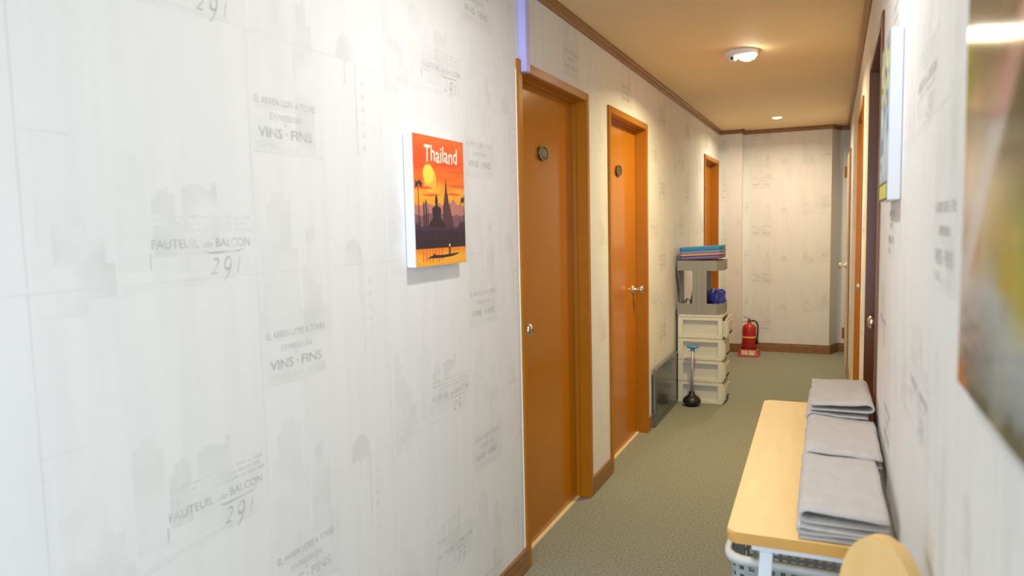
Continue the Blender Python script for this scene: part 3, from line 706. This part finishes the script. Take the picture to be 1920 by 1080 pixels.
# ------------------------------------------------------------------ round-backed wooden chair in the near corner
ca_ = math.atan2(-.6, .8)           # width direction of the backrest
ch = thing('wooden_chair', (.072, 1.14, 0), 'light beech chair with a rounded backrest in the near right corner', 'chair', rz=ca_)
# local x: along the backrest, -y: towards the sitter
n = 28; bwid, btop, bbot = .064, .972, .46
out = [(-bwid*.92, bbot), (bwid*.92, bbot)]
prof = [(bwid*math.cos(a), .86+(btop-.86)*math.sin(a)) for a in [math.pi*k/n for k in range(n+1)]]
bm = bmesh.new(); T = Matrix(((1,0,0,0),(0,0,1,-.012),(0,1,0,0),(0,0,0,1)))
prism(bm, out+prof, 0, .026, T)
finish('backrest', bm, M_chair, ch, bevel=.003)
bm = bmesh.new(); lathe(bm, [(0,.415),(.130,.415),(.143,.422),(.146,.434),(.143,.446),(.130,.452),(0,.453)], 40, Matrix.Translation((0,-.160,0))); finish('seat', bm, M_chair, ch, True)
for sx in (-1, 1):
    bm = bmesh.new(); tube(bm, [(sx*.045,.003,.47),(sx*.045,-.012,.42),(sx*.045,-.004,.2),(sx*.045,.0,0)], [.013,.015,.014,.012]); finish('leg', bm, M_chair, ch, True)
    bm = bmesh.new(); tube(bm, [(sx*.07,-.25,.42),(sx*.08,-.265,.2),(sx*.085,-.27,0)], [.015,.014,.012]); finish('leg', bm, M_chair, ch, True)
bm = bmesh.new(); tube(bm, [(-.07,-.14,.22),(.07,-.14,.22)], .008)
for sx in (-1,1): tube(bm, [(sx*.055,-.005,.22),(sx*.078,-.264,.22)], .008)
finish('stretcher', bm, M_chair, ch, True)

# ------------------------------------------------------------------ grey metal vent panel low on the left wall
vp = thing('wall_panel', (XL, 4.90, 0), 'dark grey glossy metal panel low on the wall beside the plastic drawers', 'panel')
box('panel_sheet', .015, .024, .012, .868, .022, .402, M_vent, vp, .001)
bm = bmesh.new()
for a in ((0,.012,.010,.414),(.868,.88,.010,.414),(.012,.868,.010,.022),(.012,.868,.402,.414)): bx(bm, .0145, .030, *a)
finish('panel_frame', bm, M_ventf, vp)
bm = bmesh.new()
for a in ((.05,.83,.065,.069),(.05,.83,.355,.359),(.05,.054,.069,.355),(.826,.83,.069,.355)): bx(bm, .024, .027, *a)
finish('panel_moulding', bm, M_ventf, vp)

# ------------------------------------------------------------------ plastic drawer tower
DX0, DX1, DY0, DY1 = -1.130, -.775, 5.70, 6.01
dw = thing('drawer_tower', (DX0, DY0, 0), 'cream plastic tower of four stacked drawer units', 'drawers')
W, Dp, UH = DX1-DX0, DY1-DY0, .174
for k in range(4):
    z = k*UH+.003
    bm = bmesh.new()
    # case: open frame on the side facing the corridor mouth, with a sunken side panel
    bx(bm, 0, .040, .0, .032, z, z+UH-.004); bx(bm, W-.045, W-.012, 0, .032, z, z+UH-.004)
    bx(bm, .040, W-.045, 0, .032, z, z+.024); bx(bm, .040, W-.045, 0, .032, z+UH-.030, z+UH-.004)
    bx(bm, 0, W-.012, .032, Dp, z+UH-.010, z+UH-.004); bx(bm, 0, W-.012, .032, Dp, z, z+.008)
    bx(bm, 0, .008, .032, Dp, z+.008, z+UH-.010); bx(bm, .008, W-.012, Dp-.010, Dp, z+.008, z+UH-.010)
    cs = finish('case', bm, M_cream, dw)
    box('side_panel', .038, W-.043, .028, .032, z+.024, z+UH-.030, M_creamd, cs)
    ox = .022 if k == 3 else 0
    bm = bmesh.new(); f0, f1 = W-.0118+ox, W+ox
    bx(bm, f0, f1, .006, Dp-.006, z+.010, z+UH-.014)
    bx(bm, f1, f1+.008, .03, Dp-.03, z+.030, z+UH-.040)
    dr = finish('drawer', bm, M_cream, dw, bevel=.002)
    if ox:
        box('drawer_side', W-.25, f0, .036, .042, z+.015, z+UH-.035, M_cream, dr); box('drawer_side', W-.25, f0, Dp-.026, Dp-.020, z+.015, z+UH-.035, M_cream, dr)
    box('handle', f1+.0085, f1+.014, Dp*.30, Dp*.70, z+.034, z+.048, M_gap, dr)
bm = bmesh.new(); prism(bm, rrect(-.004, W-.006, -.004, Dp+.004, .02), 4*UH, 4*UH+.016); finish('lid', bm, M_cream, dw, bevel=.003)
TOPZ = 4*UH+.0165

# ------------------------------------------------------------------ grey two-tier organiser on the drawers
og = thing('organiser_rack', (DX0-.006, DY0+.006, TOPZ), 'grey plastic two-tier organiser standing on the drawer tower', 'organiser')
OW, OD = .350, .262
def tray(z0, h, name):
    # floor plate and walls following an outline whose corridor-side front corner is cut off
    P_ = [(0,0), (OW-.045,0), (OW,.075), (OW,OD), (0,OD)]
    bm = bmesh.new(); prism(bm, P_, z0, z0+.006)
    cx, cy = OW/2, OD/2
    Q_ = [(x+(.006 if x < cx else -.006), y+(.006 if y < cy else -.006)) for x, y in P_]; Q_[1] = (OW-.048, .006); Q_[2] = (OW-.006, .078)
    for k in range(5):
        a, b_, c, d = P_[k], P_[(k+1)%5], Q_[(k+1)%5], Q_[k]
        prism(bm, [a, b_, c, d], z0+.006, z0+h)
    return finish(name, bm, M_grey, og)
tray(0, .088, 'bottom_tray'); tray(.348, .080, 'top_tray')
bm = bmesh.new(); px0, px1 = .118, .228
bx(bm, px0, px1, -.004, .010, .0, .428); bx(bm, px0+.030, px0+.036, -.008, -.004, .0, .428); bx(bm, px1-.036, px1-.030, -.008, -.004, .0, .428); finish('post', bm, M_grey, og)
bm = bmesh.new(); bx(bm, px0, px1, OD-.010, OD+.004, .0, .428); finish('post', bm, M_grey, og)
box('divider', px1-.008, px1-.001, .0102, OD-.0102, .0062, .348, M_navy, og)
bm = bmesh.new(); prism(bm, [(0,.0885),(.262,.0885),(.262,.3475),(.0,.3475)], 0, .005, Matrix(((0,0,1,0),(1,0,0,0),(0,1,0,0),(0,0,0,1))))
bmesh.ops.scale(bm, vec=(1,.45,1), verts=[v for v in bm.verts if v.co.z < .2], space=Matrix.Translation((0,-OD,0))); finish('side_brace', bm, M_grey, og)
# coloured mats on the top tray
mc = [('maroon',(120,50,80)),('light blue',(90,130,190)),('plum',(110,48,96)),('beige',(205,170,125)),('mauve',(150,100,120)),('pale blue',(110,150,205)),('teal blue',(40,120,170)),('bright blue',(40,130,185)),('sky blue',(50,140,195))]
mz = TOPZ+.348+.0068+.030
mats_m = [emat('mat_%s' % c[0].replace(' ', '_'), c[1], .5) for c in mc]
zc = TOPZ+.4285
words = ['at the very bottom of the pile', 'second from the bottom of the pile', 'third from the bottom of the pile', 'fourth from the bottom of the pile', 'in the middle of the pile', 'fourth from the top of the pile', 'third from the top of the pile', 'second from the top of the pile', 'on top of the pile']
for k in range(9):
    o_ = thing('plastic_mat', (DX0+.171, DY0+.137, zc+.0005), '%s plastic mat %s on the grey organiser' % (mc[k][0], words[k]), 'mat', 'coloured mats on the organiser', rz=math.radians(random.uniform(-1.5, 1.5)))
    tt = .0142
    bm = bmesh.new(); poly_ = rrect(-.168+.006*random.random(), .170-.010*random.random(), -.125, .125, .02)
    prism(bm, poly_, 0, tt*.72)
    for v in bm.verts: v.co.z += (v.co.x+.17)*.05
    finish('mat_sheet', bm, mats_m[k], o_, bevel=.003)
    zc += tt*.72+.0008

# blue plastic bag and small patterned pouch in the bottom tray
bg_ = bmesh.new(); bmesh.ops.create_icosphere(bg_, subdivisions=4, radius=1)
for v in bg_.verts:
    c = v.co.copy(); rr = 1 + .40*noise.noise(c*1.7+Vector((3,1,2))) + .30*abs(noise.noise(c*3.1)) + .16*abs(noise.noise(c*6.5)) - .1
    v.co = Vector((c.x*.066*rr, c.y*.085*rr, .095 + c.z*.105*rr))
for v in bg_.verts:
    v.co.z = max(v.co.z, 0); v.co.x = max(v.co.x, -.050); v.co.y = min(max(v.co.y, -.11), .095 if v.co.z < .09 else .12)
    if v.co.z < .092: v.co.x = min(v.co.x, .050)
tag(finish('plastic_bag', bg_, M_bag, smooth=True), 'crumpled deep blue plastic bag in the lower tray of the organiser', 'bag').location = (DX0+.278, DY0+.142, TOPZ+.0065)
M_chk = bpy.data.materials.new('checker_fabric'); M_chk.use_nodes = True
nt = M_chk.node_tree; ck = nt.nodes.new('ShaderNodeTexChecker'); ck.inputs['Scale'].default_value = 55; ck.inputs[1].default_value = (.6,.57,.52,1); ck.inputs[2].default_value = (.02,.02,.025,1)
tcx = nt.nodes.new('ShaderNodeTexCoord'); nt.links.new(tcx.outputs['Object'], ck.inputs['Vector']); nt.links.new(ck.outputs[0], nt.nodes['Principled BSDF'].inputs['Base Color'])
bm = bmesh.new(); bmesh.ops.create_icosphere(bm, subdivisions=3, radius=1)
for v in bm.verts:
    c = v.co; rr = 1+.2*noise.noise(c*2.5+Vector((7,0,1))); v.co = Vector((c.x*.036*rr, c.y*.06*rr, max(.056+c.z*.056*rr, 0)))
tag(finish('patterned_pouch', bm, M_chk, smooth=True), 'small black and white checked pouch in the lower tray of the organiser', 'pouch').location = (DX0+.062, DY0+.11, TOPZ+.0065)
bm = bmesh.new(); bmesh.ops.create_icosphere(bm, subdivisions=3, radius=1)
for v in bm.verts:
    c = v.co; rr = 1+.3*noise.noise(c*2.1+Vector((2,5,1))); v.co = Vector((c.x*.030*rr, c.y*.035*rr, max(.09+c.z*.10*rr, 0)))
tag(finish('folded_cloth', bm, emat('indigo_cloth', (62,50,110), .7)), 'dark indigo cloth behind the post of the organiser', 'cloth').location = (DX0+.095, DY0+.215, TOPZ+.0065)

# ------------------------------------------------------------------ plunger
pg = thing('plunger', (-1.005, 5.61, 0), 'black rubber plunger with grey stick and blue grip in front of the drawers', 'plunger')
bm = bmesh.new(); lathe(bm, [(.044,0),(.048,.004),(.046,.012),(.062,.020),(.071,.034),(.068,.050),(.055,.068),(.036,.082),(.024,.090),(.022,.112),(.016,.116),(0,.117)], 32); finish('rubber_cup', bm, M_black, pg, True)
bm = bmesh.new(); tube(bm, [(0,0,.10),(.006,0,.46)], .0105, 14); finish('stick', bm, M_alu, pg, True)
bm = bmesh.new(); lathe(bm, [(0,.428),(.013,.430),(.016,.450),(.024,.458),(.044,.462),(.048,.470),(.044,.478),(.02,.482),(0,.483)], 28, Matrix.Translation((.006,0,0)) @ Matrix.Diagonal((1,.6,1,1))); finish('grip', bm, M_blue, pg, True)

# ------------------------------------------------------------------ fire extinguisher on its red stand
fs = thing('extinguisher_stand', (-.818, 7.965, 0), 'red plastic extinguisher stand with a white Korean label', 'stand')
bm = bmesh.new(); hw = .108
lo = rrect(-hw, hw, -hw, hw, .02); hi = rrect(-hw*.84, hw*.84, -hw*.84, hw*.84, .03)
rings = [[bm.verts.new((x, y, z)) for x, y in p_] for p_, z in ((lo, 0), (lo, .012), (hi, .075), (rrect(-hw*.79, hw*.79, -hw*.79, hw*.79, .03), .078), (rrect(-hw*.78, hw*.78, -hw*.78, hw*.78, .03), .045))]
for A_, B_ in zip(rings, rings[1:]):
    for i in range(len(A_)): bm.faces.new((A_[i], A_[(i+1)%len(A_)], B_[(i+1)%len(A_)], B_[i]))
bm.faces.new(rings[0]); bm.faces.new(rings[-1]); finish('base', bm, M_redp, fs)
# sticker lies on the sloping front face
p0 = Vector((0, -hw, .012)); p1 = Vector((0, -hw*.84, .075)); upv = (p1-p0).normalized(); nv = Vector((0, -upv.z, upv.y))
def onf(x, s, l): return p0 + Vector((x,0,0)) + upv*s + nv*l
bm = bmesh.new(); bm.faces.new([bm.verts.new(onf(x, s, .0006)) for x, s in ((-.066,.012),(.066,.012),(.066,.056),(-.066,.056))]); st = finish('sticker', bm, emat('sticker_white', (240,225,190)), fs)
bm = bmesh.new()
def ink(x0_, x1_, s0, s1): bm.faces.new([bm.verts.new(onf(x, s, .0012)) for x, s in ((x0_,s0),(x1_,s0),(x1_,s1),(x0_,s1))])
def stroke(a, b_, w=.0022):
    a = Vector(a); b_ = Vector(b_); d = (b_-a).normalized(); q = Vector((-d.y, d.x))*w
    bm.faces.new([bm.verts.new(onf(p.x, p.y, .0012)) for p in (a-q, b_-q, b_+q, a+q)])
# the three syllables so-hwa-gi drawn stroke by stroke
stroke((-.040,.050),(-.054,.032)); stroke((-.040,.050),(-.026,.032)); stroke((-.040,.032),(-.040,.022)); stroke((-.057,.020),(-.023,.020))
stroke((-.006,.052),(.000,.052)); stroke((-.014,.046),(.008,.046)); stroke((-.009,.040),(.003,.040)); stroke((-.009,.032),(.003,.032)); stroke((-.009,.040),(-.009,.032)); stroke((.003,.040),(.003,.032)); stroke((-.003,.030),(-.003,.022)); stroke((-.015,.020),(.009,.020)); stroke((.013,.052),(.013,.017)); stroke((.013,.036),(.019,.036))
stroke((.026,.047),(.044,.047)); stroke((.044,.047),(.028,.022)); stroke((.054,.052),(.054,.017))
finish('lettering', bm, emat('sticker_ink', (150,50,40)), st)
fe = thing('fire_extinguisher', (-.818, 7.965, .0455), 'red fire extinguisher with black hose and yellow band at the corridor end', 'extinguisher')
bm = bmesh.new(); lathe(bm, [(0,0),(.066,0),(.072,.008),(.072,.245),(.068,.270),(.054,.288),(.034,.298),(.022,.302),(.020,.315),(0,.315)], 36); finish('tank', bm, M_red, fe, True)
bm = bmesh.new(); lathe(bm, [(.0725,.150),(.074,.152),(.074,.166),(.0725,.168)], 36); finish('band', bm, M_yel, fe, True)
bm = bmesh.new(); lathe(bm, [(0,.313),(.018,.313),(.018,.330),(.013,.334),(.013,.352),(0,.354)], 18); tube(bm, [(0,0,.336),(.035,0,.332)], .008); vl = finish('valve', bm, M_bronze, fe, True)
bm = bmesh.new()
bx(bm, -.075, .012, -.007, .007, .326, .331, Matrix.Translation((0,0,.33)) @ Matrix.Rotation(math.radians(-10), 4, 'Y') @ Matrix.Translation((0,0,-.33)))
finish('carry_handle', bm, M_bronze, fe)
bm = bmesh.new(); bx(bm, -.066, .014, -.007, .007, .352, .357, Matrix.Translation((0,0,.352)) @ Matrix.Rotation(math.radians(20), 4, 'Y') @ Matrix.Translation((0,0,-.352))); finish('squeeze_lever', bm, M_bronze, fe)
bm = bmesh.new(); tube(bm, [(.033,0,.332),(.055,-.004,.334),(.076,-.010,.318),(.088,-.014,.285),(.090,-.016,.24),(.087,-.018,.19),(.083,-.02,.16)], .009); finish('hose', bm, M_black, fe, True)
bm = bmesh.new(); tube(bm, [(.083,-.02,.165),(.082,-.02,.12),(.082,-.02,.085)], [.009,.011,.014]); finish('nozzle', bm, M_black, fe, True)
